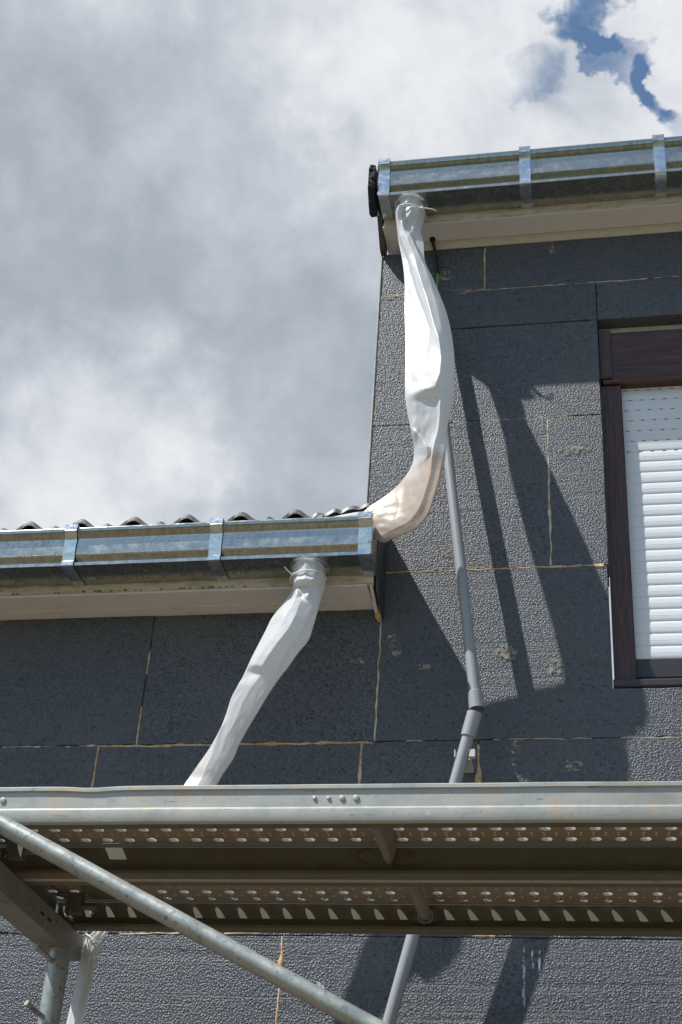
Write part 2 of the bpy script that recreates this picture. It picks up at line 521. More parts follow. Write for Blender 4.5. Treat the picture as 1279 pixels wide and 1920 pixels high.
J = [2.992 - .5 * k for k in range(10)]
XE = -.657                                          # left corner of the tall part
boards = [
    rect(XE, -.332, J[0], 3.172), rect(-.332, .68, J[0], 3.172), rect(.68, 1.7, J[0], 3.172),
    rect(XE, -.50, J[1], J[0]), rect(-.50, .006, 2.844, J[0]), rect(-.50, .006, J[1], 2.844), rect(.006, 1.21, 2.844, J[0]), rect(1.21, 2.2, J[1], J[0]),
    rect(XE, -.147, J[2], J[1]), rect(-.147, .007, J[2], J[1]), rect(1.21, 2.2, J[2], J[1]),
    [(-.602, J[3]), (.40, J[3]), (.40, 1.628), (.004, 1.628), (.004, J[2]), (-.602, J[2])], rect(.40, 1.21, J[3], 1.628), rect(1.21, 2.2, J[3], J[2]),
    rect(-2.24, -1.241, J[3], 1.880), rect(-1.241, -.602, J[3], 1.880), rect(-3.24, -2.24, J[3], 1.880),
    rect(-3.34, -2.35, J[4], J[3]), rect(-2.35, -1.345, J[4], J[3]), rect(-1.345, -.636, J[4], J[3]), rect(-.636, -.335, J[4], J[3]), rect(-.335, .66, J[4], J[3]), rect(.66, 1.66, J[4], J[3]),
    rect(-2.8, -1.80, J[5], J[4]), rect(-1.80, -.80, J[5], J[4]), rect(-.80, .20, J[5], J[4]), rect(.20, 1.20, J[5], J[4]),
]
for k in range(5, 10):
    zb = max(J[k] - .5, GZ + .01)
    if J[k] - zb < .05: break
    o_ = .37 if k % 2 else -.12
    for i in range(-3, 2): boards.append(rect(i + o_, i + 1 + o_, zb, J[k]))
for i, b in enumerate(boards): mk('foam_board', board(b, i), 'foam', wall)
mk('corner_bead', MB().box(XE - .0065, XE - .001, .003, .12, 2.10, 3.17).box(XE - .0075, XE - .0035, -.001, .0025, 2.11, 3.165), 'galvanised', wall)


def seam(a, b, r, cover, seed, blobs=0.0):
    """bead of hardened mounting foam squeezed out of a joint, with gaps"""
    a = Vector(a); b = Vector(b); L = (b - a).length; n = max(3, int(L / .006)); d = (b - a) / L; nr = Vector((-d.y, d.x))
    m = MB(); prev = False
    for i in range(n + 1):
        s = i * .006
        w = noise.noise((s * 9, seed * 7.3, 0)) * .5 + .5
        on = w < cover or cover >= 1
        f = .65 + .55 * noise.noise((s * 45, seed * 3.1, 5)) + blobs * max(0, noise.noise((s * 14, seed, 9)))**2 * 6
        rr = 1.45 * r * max(.25, f) if on else .0004
        wob = nr * (noise.noise((s * 25, seed, 2)) * .0030 + noise.noise((s * 6, seed, 4)) * .0030)
        c = a + d * s + wob
        for ang in range(6):
            q = math.pi * ang / 5
            m.v.append((c.x + nr.x * math.cos(q) * rr, .0015 - math.sin(q) * rr * .75 * (1 if on else 0) + (0 if on else .004), c.y + nr.y * math.cos(q) * rr))
    for i in range(n):
        for k in range(5):
            p = i * 6 + k; m.f.append((p, p + 1, p + 7, p + 6))
    return m


seams = [((-.395, J[0]), (-.332, J[0]), .0026, 1, 0), ((-.332, J[0] + .001), (.30, J[0] + .001), .0022, 1, 0), ((-.332, J[0]), (-.332, 3.172), .0034, 1, 0), ((-.65, J[0]), (-.56, J[0]), .0028, .8, 0),
         ((-.65, J[1]), (-.54, J[1]), .0016, .9, 0), ((-.42, J[1]), (.0, J[1]), .0020, .62, 0), ((-.147, J[2]), (-.147, J[1]), .0034, .95, .5),
         ((-.60, J[2]), (-.005, J[2]), .0028, .9, .25), ((-.03, J[2] - .002), (-.004, J[2] - .002), .0050, 1, 0),
         ((-1.62, J[3] - .003), (-.602, J[3] - .003), .0030, 1, .35), ((-.602, J[3]), (-.602, 1.87), .0026, .95, .2), ((-1.241, J[3]), (-1.241, 1.875), .0026, .62, .3),
         ((-1.345, 1.30), (-1.345, J[3]), .0030, .9, .3), ((-.636, 1.30), (-.636, J[3]), .0030, .5, .4), ((-.335, 1.28), (-.335, J[3] - .01), .0036, .66, 1.0),
         ((-.56, J[3]), (-.36, J[3]), .0017, .45, 0), ((-.30, J[3]), (.20, J[3]), .0018, .6, 0),
         ((-1.50, J[4]), (-1.37, J[4]), .0022, .75, 0), ((-1.30, J[4]), (-.80, J[4] + .004), .0020, .5, 0), ((-.80, .60), (-.80, J[4]), .0030, .85, .5), ((-.34, J[4] + .004), (-.29, J[4] + .004), .0050, 1, .8)]
for i, (a, b, r_, c_, bl) in enumerate(seams):
    mk('foam_seam', seam(a, b, r_, c_, i + 1, bl), 'pu_seam' if i in (0, 2, 7, 8, 9, 11, 12, 14, 19, 20) else 'pu_pale', wall, smooth=180)


def smear_mesh(x, z, w, h, seed):
    m = MB(); n = 22; m.v.append((x, -.0026, z))
    for i in range(n):
        q = 2 * math.pi * i / n; k = .75 + .5 * noise.noise((math.cos(q) * 2, math.sin(q) * 2, seed * 5.7))
        m.v.append((x + math.cos(q) * w * k, -.0024, z + math.sin(q) * h * k))
    for i in range(n): m.f.append((0, 1 + i, 1 + (i + 1) % n))
    return m


for i, (x, z, w, h) in enumerate([(-.265, 1.735, .045, .035), (-.245, 1.46, .014, .05), (-.10, 1.42, .03, .02), (-.57, 1.78, .022, .03), (-.555, 1.745, .018, .018), (-.66, 1.72, .030, .012), (-.48, 1.70, .02, .012),
                                  (-.125, 3.135, .014, .025), (-.39, 2.99, .05, .012), (-.46, 3.06, .03, .03), (-.075, 2.37, .06, .02), (-.27, 1.65, .012, .010), (-.51, 2.98, .022, .014), (-.62, 2.985, .04, .012), (-.14, 1.69, .03, .03), (-.43, 2.05, .02, .02)]):
    mk('adhesive_smear', smear_mesh(x, z, w, h, i), 'smear', wall)
for i, (x, z, w, h) in enumerate([(-.225, .925, .004, .06), (-.226, .86, .006, .03), (-.205, .94, .004, .025), (-.19, .94, .004, .03), (-.70, .87, .018, .016), (-.71, .845, .02, .016), (-.15, .79, .01, .008)]):
    mk('paint_drip', smear_mesh(x, z, w, h, i + 40), 'drip', wall)
blob_m = MB()
blob_m.tube([(-.606, -.004, 1.835), (-.608, -.012, 1.85), (-.607, -.014, 1.875), (-.603, -.008, 1.90), (-.601, -.002, 1.91)], [.003, .010, .009, .007, .002], 9)
mk('foam_seam', blob_m, 'pu_seam', wall, smooth=180)

# ------------------------------------------------------------------ window
win = mk('window', MB().box(.010, 1.20, .085, .115, 1.64, 2.83), 'dark', house)
mk('jamb', bevel_box(.0085, .064, .036, .085, 1.655, 2.622, .004), 'wood', win)
mk('jamb', bevel_box(1.15, 1.205, .036, .085, 1.655, 2.622, .004), 'wood', win)
mk('shutter_box', bevel_box(.042, 1.17, .030, .085, 2.628, 2.818, .006), 'wood_h', win)
mk('box_end_cap', bevel_box(.009, .0415, .022, .085, 2.640, 2.822, .004), 'wood', win)
mk('lower_box_rail', bevel_box(.014, 1.19, .026, .085, 2.6225, 2.6385, .004), 'wood_h', win)
mk('sill', bevel_box(.005, 1.207, .001, .085, 1.632, 1.6545, .004), 'bar', win)
mk('lintel_trim', MB().box(.008, 1.205, .046, .08, 2.826, 2.843), 'trim', win)
sl_poly = [(y + .0140, z) for y, z in [(.0470, .0005), (.0458, .003), (.0451, .010), (.0448, .0155), (.0453, .0162), (.0448, .0170), (.0450, .024), (.0454, .031), (.0460, .0345), (.0466, .0356), (.0466, .0368), (.054, .0368), (.054, .0005)]]
slat0 = None
PZ = .0366
for k in range(25):
    z = 1.7385 + PZ * k
    if slat0 is None: slat0 = mk('shutter_slat', MB().prism_x(sl_poly, .066, 1.148), 'shutter', win, (0, 0, z), smooth=25)
    else: share('shutter_slat', slat0, win, (0, 0, z))
sl = MB()
for k in range(18, 26):
    z = 1.7385 + PZ * k - .0006
    off = .012 if k % 2 else 0
    for i in range(26):
        x = .072 + off + i * .0235 * 1.4
        if x < 1.13: sl.box(x, x + .0105, .0594, .0640, z - .0008, z + .0005)
o = mk('light_slit', sl, 'dark', win); tag(o, kind='stuff')
mk('bottom_bar', bevel_box(.0655, 1.1485, .057, .069, 1.683, 1.7375, .002), 'bar', win)
mk('guide_seal', MB().box(.0642, .0655, .050, .07, 1.66, 2.62), 'dark', win)


# ------------------------------------------------------------------ gutters, fascias, soffits, roofs
def cr_(p0, p1, p2, p3, t):
    return .5 * ((2 * p1) + (p2 - p0) * t + (2 * p0 - 5 * p1 + 4 * p2 - p3) * t * t + (3 * p1 - p0 - 3 * p2 + p3) * t ** 3)


def gutter_line(yf, zb, H, Wd, grow=0.0):
    """profile in (y,z); front is towards -y"""
    P = [(Wd, .0), (.002, .0), (.0, .002), (.0, .085), (.004, .098), (.0115, .112), (.0125, .135), (.0085, .185), (.0035, .245), (-.0003, .295), (-.0018, .345), (-.0018, .68), (-.0034, .725), (-.0072, .775), (-.0128, .835), (-.0150, .885)]
    L = [(yf + y, zb + (h * H if i > 1 else h)) for i, (y, h) in enumerate(P)]
    # smooth the ribs
    S = L[:4]
    for i in range(4, len(L) - 1):
        p0, p1, p2, p3 = L[i - 1], L[i], L[i + 1], L[min(i + 2, len(L) - 1)]
        for j in range(4):
            t = j / 4; S.append(tuple(cr_(p0[q], p1[q], p2[q], p3[q], t) for q in (0, 1)))
    S.append(L[-1]); L = S
    c = (yf - .0085, zb + H - .0068); r_ = .0066
    for k in range(0, 11):
        q = R(215 - k * 27); L.append((c[0] + math.cos(q) * r_ , c[1] + math.sin(q) * r_))
    return L


def make_gutter(x0, x1, yf, zb, H, Wd, brackets, cap_x, label):
    gl = gutter_line(yf, zb, H, Wd)
    back = [(yf + Wd, zb + H + .012)]

    def jit(x, y, z): return (noise.noise((x * 3, z * 2, H)) * .0007, noise.noise((x * 2.2, 7, H)) * .0008)
    gt = mk('gutter', MB().prism_x(thick(back + gl, -.0012), x0, x1, 60, jit), 'zinc', house, smooth=45)
    nb_, ng = len(back), len(gl); npoly = 2 * (nb_ + ng)
    paint(gt, 'zinc_dirty', [i for i in range(60 * npoly) if nb_ + 4 <= i % npoly < nb_ + 22 or nb_ + 36 <= i % npoly < nb_ + 50])
    tag(gt, label)
    # brackets: strap hugging the outside of the face and the bottom
    strap_line = [gl[0], (yf + .002, zb), (yf - .0006, zb + .002), (yf - .0008, zb + .085 * H), (yf + .0035, zb + .125 * H), (yf + .0030, zb + .20 * H), (yf - .0004, zb + .29 * H), (yf - .0022, zb + .36 * H), (yf - .0022, zb + .66 * H), (yf - .0052, zb + .73 * H), (yf - .0115, zb + .81 * H), (yf - .0160, zb + .87 * H)]
    sl_ = [(y - (.0022 if i > 1 else 0), z - (.0018 if i <= 2 else 0)) for i, (y, z) in enumerate(strap_line)]
    zt = zb + H
    sl_ = sl_ + [(yf - .0175, zt - .012), (yf - .0172, zt + .001), (yf - .015, zt + .003), (yf - .002, zt + .003)]
    poly = thick(sl_, .0026)
    b0 = None
    for bx in brackets:
        if b0 is None:
            b0 = mk('gutter_bracket', MB().prism_x(poly, -.0168, .0168, 1), 'zinc_clean', gt, (bx, 0, 0), smooth=28)
            cl = MB(); cl.box(-.0175, .0175, yf - .0205, yf - .0178, zt - .010, zt + .0045); cl.box(-.006, .006, yf - .0212, yf - .0206, zt - .005, zt - .001)
            c0 = mk('bracket_clip', cl, 'zinc_clean', gt, (bx, 0, 0))
        else: share('gutter_bracket', b0, gt, (bx, 0, 0)); share('bracket_clip', c0, gt, (bx, 0, 0))
    # end cap: plate with a rolled edge
    s_ = 1 if cap_x == x1 else -1
    cap = [(y, z) for (y, z) in gl[:-1]] + [(yf + Wd, zb + H + .012)]
    xa, xb = (cap_x + .0004, cap_x + .0022) if s_ > 0 else (cap_x - .0022, cap_x - .0004)
    c = MB().prism_x(cap, xa, xb)
    edge = [(y - .002, z) for y, z in gl[2:-5]]
    c.prism_x(thick(edge, .003), xa - .006, xb + .003)
    mk('end_cap', c, 'zinc', gt, smooth=28)
    return gt


gu = make_gutter(-.640, 3.2, -.202, 3.228, .135, .102, [-.628, -.192, .211, .63, 1.05, 1.5], -.640, 'streaked zinc box gutter under the upper eave')
glo = make_gutter(-3.4, -.598, -.238, 1.908, .114, .105, [-.613, -1.014, -1.421, -1.83, -2.24, -2.65], -.598, 'streaked zinc box gutter under the lower eave')


def outlet(gt, x, y, ztop, zbot, r_):
    m = MB(); n = 28
    prof = [(r_ + .010, ztop + .0005), (r_ + .009, ztop - .003), (r_ + .003, ztop - .006), (r_, ztop - .010), (r_, zbot), (r_ - .002, zbot), (r_ - .002, ztop)]
    for (rr, z) in prof:
        for k in range(n): m.v.append((x + rr * math.cos(2 * math.pi * k / n), y + rr * math.sin(2 * math.pi * k / n), z))
    for i in range(len(prof) - 1):
        for k in range(n): a = i * n + k; b = i * n + (k + 1) % n; m.f.append((a, b, b + n, a + n))
    mk('outlet', m, 'zinc_clean', gt, smooth=40)


outlet(gu, -.549, -.152, 3.2275, 3.200, .0425)
outlet(glo, -.767, -.186, 1.9075, 1.870, .0425)

# upper eave
mk('fascia_board', MB().prism_x([(-.0995, 3.1975), (-.083, 3.1975), (-.083, 3.36), (-.0995, 3.36)], -.642, 3.2), 'fascia', house)
mk('soffit_panel', MB().box(-.646, 3.2, -.0828, .03, 3.1965, 3.210).box(-.646, 3.2, -.098, -.083, 3.1935, 3.1970), 'soffit', house)
tr = MB().prism_x([(-.016, 3.1945), (-.012, 3.180), (-.004, 3.172), (.0, 3.172), (.0, 3.1945)], -.60, 3.2, 40, lambda x, y, z: (0, noise.noise((x * 12, 1, 1)) * .0025 if z < 3.19 else 0))
mk('soffit_trim', tr, 'trim', house)
vt = MB()
vt.prism_x([(-.112, 3.30), (-.108, 3.235), (-.03, 3.165), (.0, 3.165), (.02, 3.19), (.02, 3.42), (-.06, 3.42)], -.6635, -.6485)
mk('verge_trim', vt, 'sheet', house)
fz = MB(); rnd = random.Random(3)
pr = [(-.212, 3.352), (-.214, 3.30), (-.212, 3.26), (-.19, 3.222), (-.165, 3.195), (-.13, 3.21), (-.11, 3.345), (-.16, 3.36)]
pr = [((pr[i][0] * (6 - k) + pr[(i + 1) % len(pr)][0] * k) / 6, (pr[i][1] * (6 - k) + pr[(i + 1) % len(pr)][1] * k) / 6) for i in range(len(pr)) for k in range(6)]
fz.prism_x(pr, -.678, -.658, 3, lambda x, y, z: (noise.noise((x * 300, y * 90, z * 90)) * .006, noise.noise((x * 310, y * 95, z * 85 + 5)) * .006))
mk('verge_foam', fz, 'black_foam', house)
roof_u = mk('roof', MB().prism_x([(-.17, 3.372), (.0, 3.34), (5.0, 4.85), (5.0, 4.95), (-.17, 3.392)], -.66, 4.0), 'tile', house)
roof_u['label'] = 'dark roof above the upper gutter'

# lower eave
mk('fascia_board', MB().box(-3.4, -.605, -.1325, -.115, 1.8845, 2.02), 'fascia', house)
mk('soffit_panel', MB().box(-3.4, -.622, -.1148, -.044, 1.8815, 1.892).box(-3.4, -.622, -.0435, .02, 1.8795, 1.892).box(-3.4, -.622, -.128, -.1152, 1.8785, 1.8835), 'soffit', house)
dr = MB()
for i in range(46):
    x = -1.72 + i * .017 + rnd.uniform(-.006, .006)
    if rnd.random() < .55: dr.box(x, x + rnd.uniform(.003, .010), -.1335, -.1328, 1.8848, 1.8848 + rnd.uniform(.002, .005))
tag(mk('dirt_fringe', dr, 'rust', house), kind='stuff')
mk('soffit_end', MB().add([(-.617, -.12, 1.893), (-.608, -.12, 1.893), (-.608, .0, 1.868), (-.617, .0, 1.868), (-.617, -.12, 1.8825), (-.608, -.12, 1.8825), (-.608, -.0, 1.852), (-.617, -.0, 1.852)],
                          [(0, 1, 2, 3), (4, 7, 6, 5), (0, 4, 5, 1), (1, 5, 6, 2), (2, 6, 7, 3), (3, 7, 4, 0)]), 'soffit', house)
vt = MB(); vt.prism_x([(-.150, 1.98), (-.128, 1.90), (-.120, 1.872), (-.112, 1.866), (-.105, 1.872), (-.09, 1.86), (-.004, 1.845), (-.004, 2.12), (-.14, 2.06)], -.5985, -.5940)
mk('verge_trim', vt, 'sheet', house)
roof_l = mk('roof', MB().prism_x([(-.165, 2.028), (.12, 2.02), (4.0, 3.15), (4.0, 3.20), (.12, 2.10), (-.165, 2.045)], -3.4, -.664), 'tile', house)
roof_l['label'] = 'low dark tiled roof above the lower gutter'


def tile_mesh():
    """one tile: two big rolls with a low roll between, laid up the slope"""
    top = []
    Wt = .306
    for i in range(49):
        u = i / 48 * Wt
        q = ((u + .0765) % .153) / .153                  # big roll centred at .0765 and .2295
        a = max(0, 1 - abs(q - .0) / .33, 1 - abs(q - 1) / .33)
        b = max(0, 1 - abs(q - .5) / .15)
        z = .029 * (math.sin(a * math.pi / 2) ** 2) + .0105 * (math.sin(b * math.pi / 2) ** 2)
        top.append((u, z))
    m = MB(); n = len(top); Lt = .34; sl_ = math.tan(R(15.5))
    for (y, lift) in ((0, 0), (.004, .003), (.17, .003), (Lt, .0)):
        for (u, z) in top: m.v.append((u, y, z + y * sl_ + lift))
    for (u, z) in top: m.v.append((u, Lt, z + Lt * sl_ - .012))
    for (u, z) in top: m.v.append((u, 0, z - .012))
    for r_ in range(6):
        for i in range(n - 1):
            a = r_ * n + i; b = ((r_ + 1) % 6) * n + i; m.f.append((a, a + 1, b + 1, b))
    for e_ in (0, n - 1): m.f.append(tuple(r_ * n + e_ for r_ in range(6)))
    return m


t0 = None
for row in range(3):
    for i in range(9):
        x = -.8218 - .2295 - .306 * i; y = -.175 + row * .30; z = 2.067 + row * .30 * math.tan(R(15.5))
        if t0 is None:
            t0 = mk('roof_tile', tile_mesh(), 'tile', roof_l, (x, y, z), smooth=50)
        else: share('roof_tile', t0, roof_l, (x, y, z + random.uniform(-.001, .001)))
fl = MB(); NF = 26
for i in range(NF + 1):
    x = -.775 + .155 * i / NF
    z = 2.083 + .030 * (i / NF) ** .8 + .003 * math.sin(i * .8) + .005 * noise.noise((i * .35, 0, 3))
    for (y, dz) in ((-.172, -.016), (-.165, 0), (-.08, .022), (.05, .05), (.05, .047), (-.08, .018), (-.160, -.004)): fl.v.append((x, y, z + dz))
for i in range(NF):
    for k in range(7): a = i * 7 + k; b = i * 7 + (k + 1) % 7; fl.f.append((a, b, b + 7, a + 7))
fl.f.append(tuple(range(6, -1, -1))); fl.f.append(tuple(range(NF * 7, NF * 7 + 7)))
mk('flashing', fl, 'sheet', roof_l, smooth=40)

# ================================================================== DRAIN HOSES
UP = [
    ((-0.591,-0.155,3.226),(-0.506,-0.155,3.212)), ((-0.593,-0.155,3.212),(-0.504,-0.155,3.188)), ((-0.596,-0.158,3.173),(-0.507,-0.158,3.154)), ((-0.589,-0.160,3.125),(-0.514,-0.160,3.108)),
    ((-0.580,-0.162,3.063),(-0.504,-0.162,3.055)), ((-0.564,-0.170,2.977),(-0.495,-0.170,2.971)), ((-0.554,-0.178,2.895),(-0.468,-0.178,2.893)), ((-0.549,-0.185,2.815),(-0.443,-0.185,2.814)),
    ((-0.543,-0.200,2.721),(-0.419,-0.200,2.726)), ((-0.536,-0.215,2.628),(-0.402,-0.215,2.633)), ((-0.530,-0.232,2.537),(-0.392,-0.232,2.541)), ((-0.526,-0.245,2.466),(-0.389,-0.245,2.463)),
    ((-0.523,-0.250,2.406),(-0.390,-0.250,2.404)), ((-0.515,-0.248,2.347),(-0.398,-0.248,2.348)), ((-0.504,-0.240,2.293),(-0.407,-0.240,2.290)), ((-0.499,-0.215,2.257),(-0.410,-0.255,2.223)), ((-0.501,-0.200,2.225),(-0.416,-0.258,2.169)), ((-0.512,-0.190,2.199),(-0.423,-0.258,2.117)), ((-0.527,-0.185,2.176),(-0.435,-0.254,2.068)), ((-0.549,-0.180,2.152),(-0.449,-0.245,2.025)), ((-0.578,-0.175,2.128),(-0.478,-0.228,1.993)), ((-0.602,-0.172,2.111),(-0.519,-0.210,1.983)), ((-0.624,-0.170,2.098),(-0.552,-0.195,1.978)), ((-0.635,-0.170,2.086),(-0.578,-0.185,1.977)), ((-0.662,-0.175,2.079),(-0.640,-0.175,2.02)), ((-0.720,-0.172,2.070),(-0.712,-0.172,2.015)), ((-0.775,-0.170,2.052),(-0.772,-0.170,2.012)),
]
UPT = [.043, .043, .038, .030, .026, .024, .028, .036, .044, .050, .054, .054, .050, .044, .038, .034, .030, .026, .024, .022, .020, .018, .014, .012, .014, .012, .008]
LO = [
    ((-0.810,-0.190,1.906),(-0.724,-0.190,1.900)), ((-0.810,-0.190,1.892),(-0.723,-0.190,1.885)), ((-0.808,-0.190,1.863),(-0.721,-0.190,1.856)), ((-0.806,-0.190,1.840),(-0.725,-0.190,1.834)),
    ((-0.813,-0.192,1.820),(-0.731,-0.192,1.802)), ((-0.829,-0.195,1.791),(-0.736,-0.195,1.766)), ((-0.852,-0.198,1.752),(-0.743,-0.198,1.724)), ((-0.864,-0.200,1.717),(-0.751,-0.200,1.689)), ((-0.879,-0.200,1.678),(-0.776,-0.200,1.651)), ((-0.894,-0.200,1.639),(-0.798,-0.200,1.612)), ((-0.905,-0.200,1.605),(-0.820,-0.200,1.577)), ((-0.920,-0.200,1.562),(-0.843,-0.200,1.534)), ((-0.936,-0.198,1.522),(-0.864,-0.198,1.491)), ((-0.945,-0.196,1.479),(-0.885,-0.196,1.449)), ((-0.961,-0.195,1.434),(-0.905,-0.195,1.402)), ((-0.979,-0.195,1.392),(-0.915,-0.195,1.368)),
    ((-1.001,-0.200,1.348),(-0.936,-0.200,1.325)), ((-1.027,-0.210,1.291),(-0.951,-0.210,1.285)), ((-1.055,-0.270,1.177),(-0.989,-0.270,1.170)), ((-1.080,-0.340,1.050),(-1.034,-0.340,1.038)),
    ((-1.096,-0.410,0.930),(-1.059,-0.410,0.924)), ((-1.107,-0.440,0.872),(-1.077,-0.440,0.869)), ((-1.121,-0.450,0.852),(-1.094,-0.450,0.839)), ((-1.125,-0.450,0.835),(-1.090,-0.450,0.830)),
    ((-1.128,-0.452,0.803),(-1.092,-0.452,0.800)), ((-1.127,-0.455,0.757),(-1.093,-0.455,0.756)), ((-1.130,-0.457,0.713),(-1.096,-0.457,0.713)), ((-1.132,-0.460,0.675),(-1.098,-0.460,0.672)),
    ((-1.136,-0.462,0.611),(-1.101,-0.462,0.609)), ((-1.15,-0.465,0.30),(-1.11,-0.465,0.30)), ((-1.16,-0.465,-0.4),(-1.11,-0.465,-0.4)), ((-1.16,-0.46,-1.2),(-1.11,-0.46,-1.2)), ((-1.17,-0.46,-1.62),(-1.12,-0.46,-1.62)),
]
LOT = [.043, .043, .042, .038, .034, .034, .036, .036, .034, .030, .026, .024, .022, .020, .018, .018, .020, .022, .016, .012, .010, .008, .008, .010, .010, .010, .010, .010, .010, .012, .012, .012, .012]


def sstep(a, b, x):
    t = min(1, max(0, (x - a) / (b - a))); return t * t * (3 - 2 * t)


def arc(r): return [(u, r * math.sqrt(1 - u * u)) for u in (-.92, -.55, 0, .55, .92)]


def hose(name, secs, th, rows_, mat, seed, parent, per=14, NF=96, NB=40, wrinkle=1.0):
    """flattened film tube lofted through cross sections given by their two edges.
    rows_: (section, five (across, out) crease points of the front panel) - creases run from row to row"""
    A = [Vector(s[0]) for s in secs]; B = [Vector(s[1]) for s in secs]; n = len(secs)
    m = MB()

    def g_(L, i): return L[min(max(i, 0), n - 1)]
    fr = [(i, j / per) for i in range(n - 1) for j in range(per)] + [(n - 2, 1.0)]
    cs = []
    for i, t in fr:
        a = cr_(g_(A, i - 1), A[i], A[i + 1], g_(A, i + 2), t); b = cr_(g_(B, i - 1), B[i], B[i + 1], g_(B, i + 2), t)
        cs.append((a, b, th[i] + (th[i + 1] - th[i]) * t, i + t))

    def front(s, u):
        k = 0
        while k < len(rows_) - 2 and rows_[k + 1][0] <= s: k += 1
        (s0, p0), (s1, p1) = rows_[k], rows_[k + 1]
        w = min(1, max(0, (s - s0) / (s1 - s0)))
        pts = [(-1, 0)] + [(p0[q][0] * (1 - w) + p1[q][0] * w, p0[q][1] * (1 - w) + p1[q][1] * w) for q in range(5)] + [(1, 0)]
        for q in range(6):
            if u <= pts[q + 1][0] or q == 5:
                d_ = max(1e-5, pts[q + 1][0] - pts[q][0]); f = min(1, max(0, (u - pts[q][0]) / d_))
                return pts[q][1] * (1 - f) + pts[q + 1][1] * f
    NP = NF + NB
    for k, (a, b, th_, s) in enumerate(cs):
        c = (a + b) / 2; ac = (b - a) / 2
        T_ = ((cs[min(k + 1, len(cs) - 1)][0] + cs[min(k + 1, len(cs) - 1)][1]) - (cs[max(k - 1, 0)][0] + cs[max(k - 1, 0)][1])).normalized()
        d = ac.cross(T_).normalized()
        if d.y > 0: d = -d
        for q in range(NP):
            if q < NF:
                u = -math.cos(math.pi * q / (NF - 1)) * .55 + (2 * q / (NF - 1) - 1) * .45
                v = sum(front(s + o_, u) for o_ in (-.05, 0, .05)) / 3
                wr = (noise.noise((u * 3.1 + seed, s * 1.3 + u * 1.2, 2)) * .0012 - abs(noise.noise((u * 1.3 + seed, s * .9 - u * 1.1, 7))) * .0022) * min(1, v / .008) * wrinkle
                v = max(v + wr, 0)
            else:
                ph = math.pi * (q - NF + 1) / (NB + 1)
                u = math.cos(ph); v = -th_ * math.sin(ph) ** .8
            m.v.append(tuple(c + ac * u + d * v))
    for k in range(len(cs) - 1):
        for q in range(NP):
            a0 = k * NP + q; a1 = k * NP + (q + 1) % NP; m.f.append((a0, a1, a1 + NP, a0 + NP))
    return mk(name, m, mat, parent, smooth=180)


hu = thing('drain_hose', (-.549, -.155, 3.20), 'white film hose from the upper gutter bending into the lower gutter, tan near its end', 'hose', 'film drain hoses on the gutters')
hose('film_tube', UP, UPT, [
    (0, arc(.043)), (1.0, arc(.0425)), (1.3, arc(.036)), (1.75, [(-.92, .026), (-.62, .044), (-.30, .026), (.25, .042), (.8, .026)]), (2.3, [(-.95, .022), (-.75, .042), (-.40, .020), (.2, .036), (.7, .020)]),
    (3, [(-.97, .012), (-.72, .034), (-.43, .034), (-.34, .012), (.55, .018)]), (4, [(-.90, .006), (-.85, .024), (-.40, .036), (.04, .033), (.13, .010)]), (5, [(-.52, .008), (-.46, .023), (.10, .036), (.60, .030), (.68, .007)]),
    (6, [(-.42, .012), (-.36, .026), (.05, .038), (.72, .022), (.9, .007)]), (7, [(-.27, .016), (-.21, .029), (.12, .043), (.6, .028), (.85, .012)]), (8, [(-.04, .023), (.02, .035), (.22, .048), (.6, .032), (.85, .014)]),
    (9, [(.13, .033), (.20, .043), (.32, .052), (.6, .038), (.85, .016)]), (9.6, [(.0, .030), (.24, .043), (.46, .054), (.60, .040), (.85, .016)]), (10.6, [(-.3, .022), (.2, .038), (.54, .048), (.62, .040), (.85, .016)]), (11.4, [(-.35, .020), (.2, .036), (.50, .046), (.62, .038), (.85, .015)]),
    (12.1, [(-.6, .018), (.05, .035), (.30, .040), (.55, .030), (.85, .012)]), (12.45, [(-.6, .010), (.05, .012), (.36, .018), (.55, .028), (.85, .012)]), (13.2, [(-.5, .008), (.0, .010), (.45, .017), (.60, .027), (.85, .010)]),
    (13.9, [(-.95, .006), (-.5, .010), (.45, .016), (.62, .025), (.85, .010)]), (14.25, [(-.66, .022), (-.50, .010), (.45, .015), (.62, .024), (.85, .010)]), (15.2, [(.25, .026), (.36, .012), (.52, .015), (.64, .023), (.85, .009)]), (15.7, [(.30, .018), (.40, .014), (.52, .016), (.66, .022), (.85, .009)]),
    (16.6, [(-.5, .006), (.05, .010), (.45, .014), (.66, .016), (.82, .006)]), (18.5, [(-.6, .005), (-.05, .009), (.40, .012), (.68, .014), (.84, .005)]), (20, [(-.7, .005), (-.1, .007), (.3, .010), (.7, .011), (.88, .004)]), (23, [(-.7, .005), (-.2, .007), (.3, .008), (.7, .007), (.9, .003)]), (26, [(-.6, .008), (-.2, .009), (.3, .009), (.6, .008), (.85, .004)])],
    'film_up', 3.3, hu)


def ring_tie(name, c, rx, ry, tail, parent, tilt=0.0, bulge=.0015):
    m = MB(); P = []
    for k in range(33):
        q = 2 * math.pi * k / 32; P.append((c[0] + rx * math.cos(q), c[1] + ry * math.sin(q), c[2] + tilt * math.cos(q)))
    m.tube(P, .0020, 8)
    m.tube(tail, [.0019] * (len(tail) - 1) + [.0012], 7)
    hb = Vector(tail[0]); m.box(hb.x - .004, hb.x + .004, hb.y - .004, hb.y + .004, hb.z - .003, hb.z + .003)
    return mk(name, m, 'tie', parent, smooth=50)


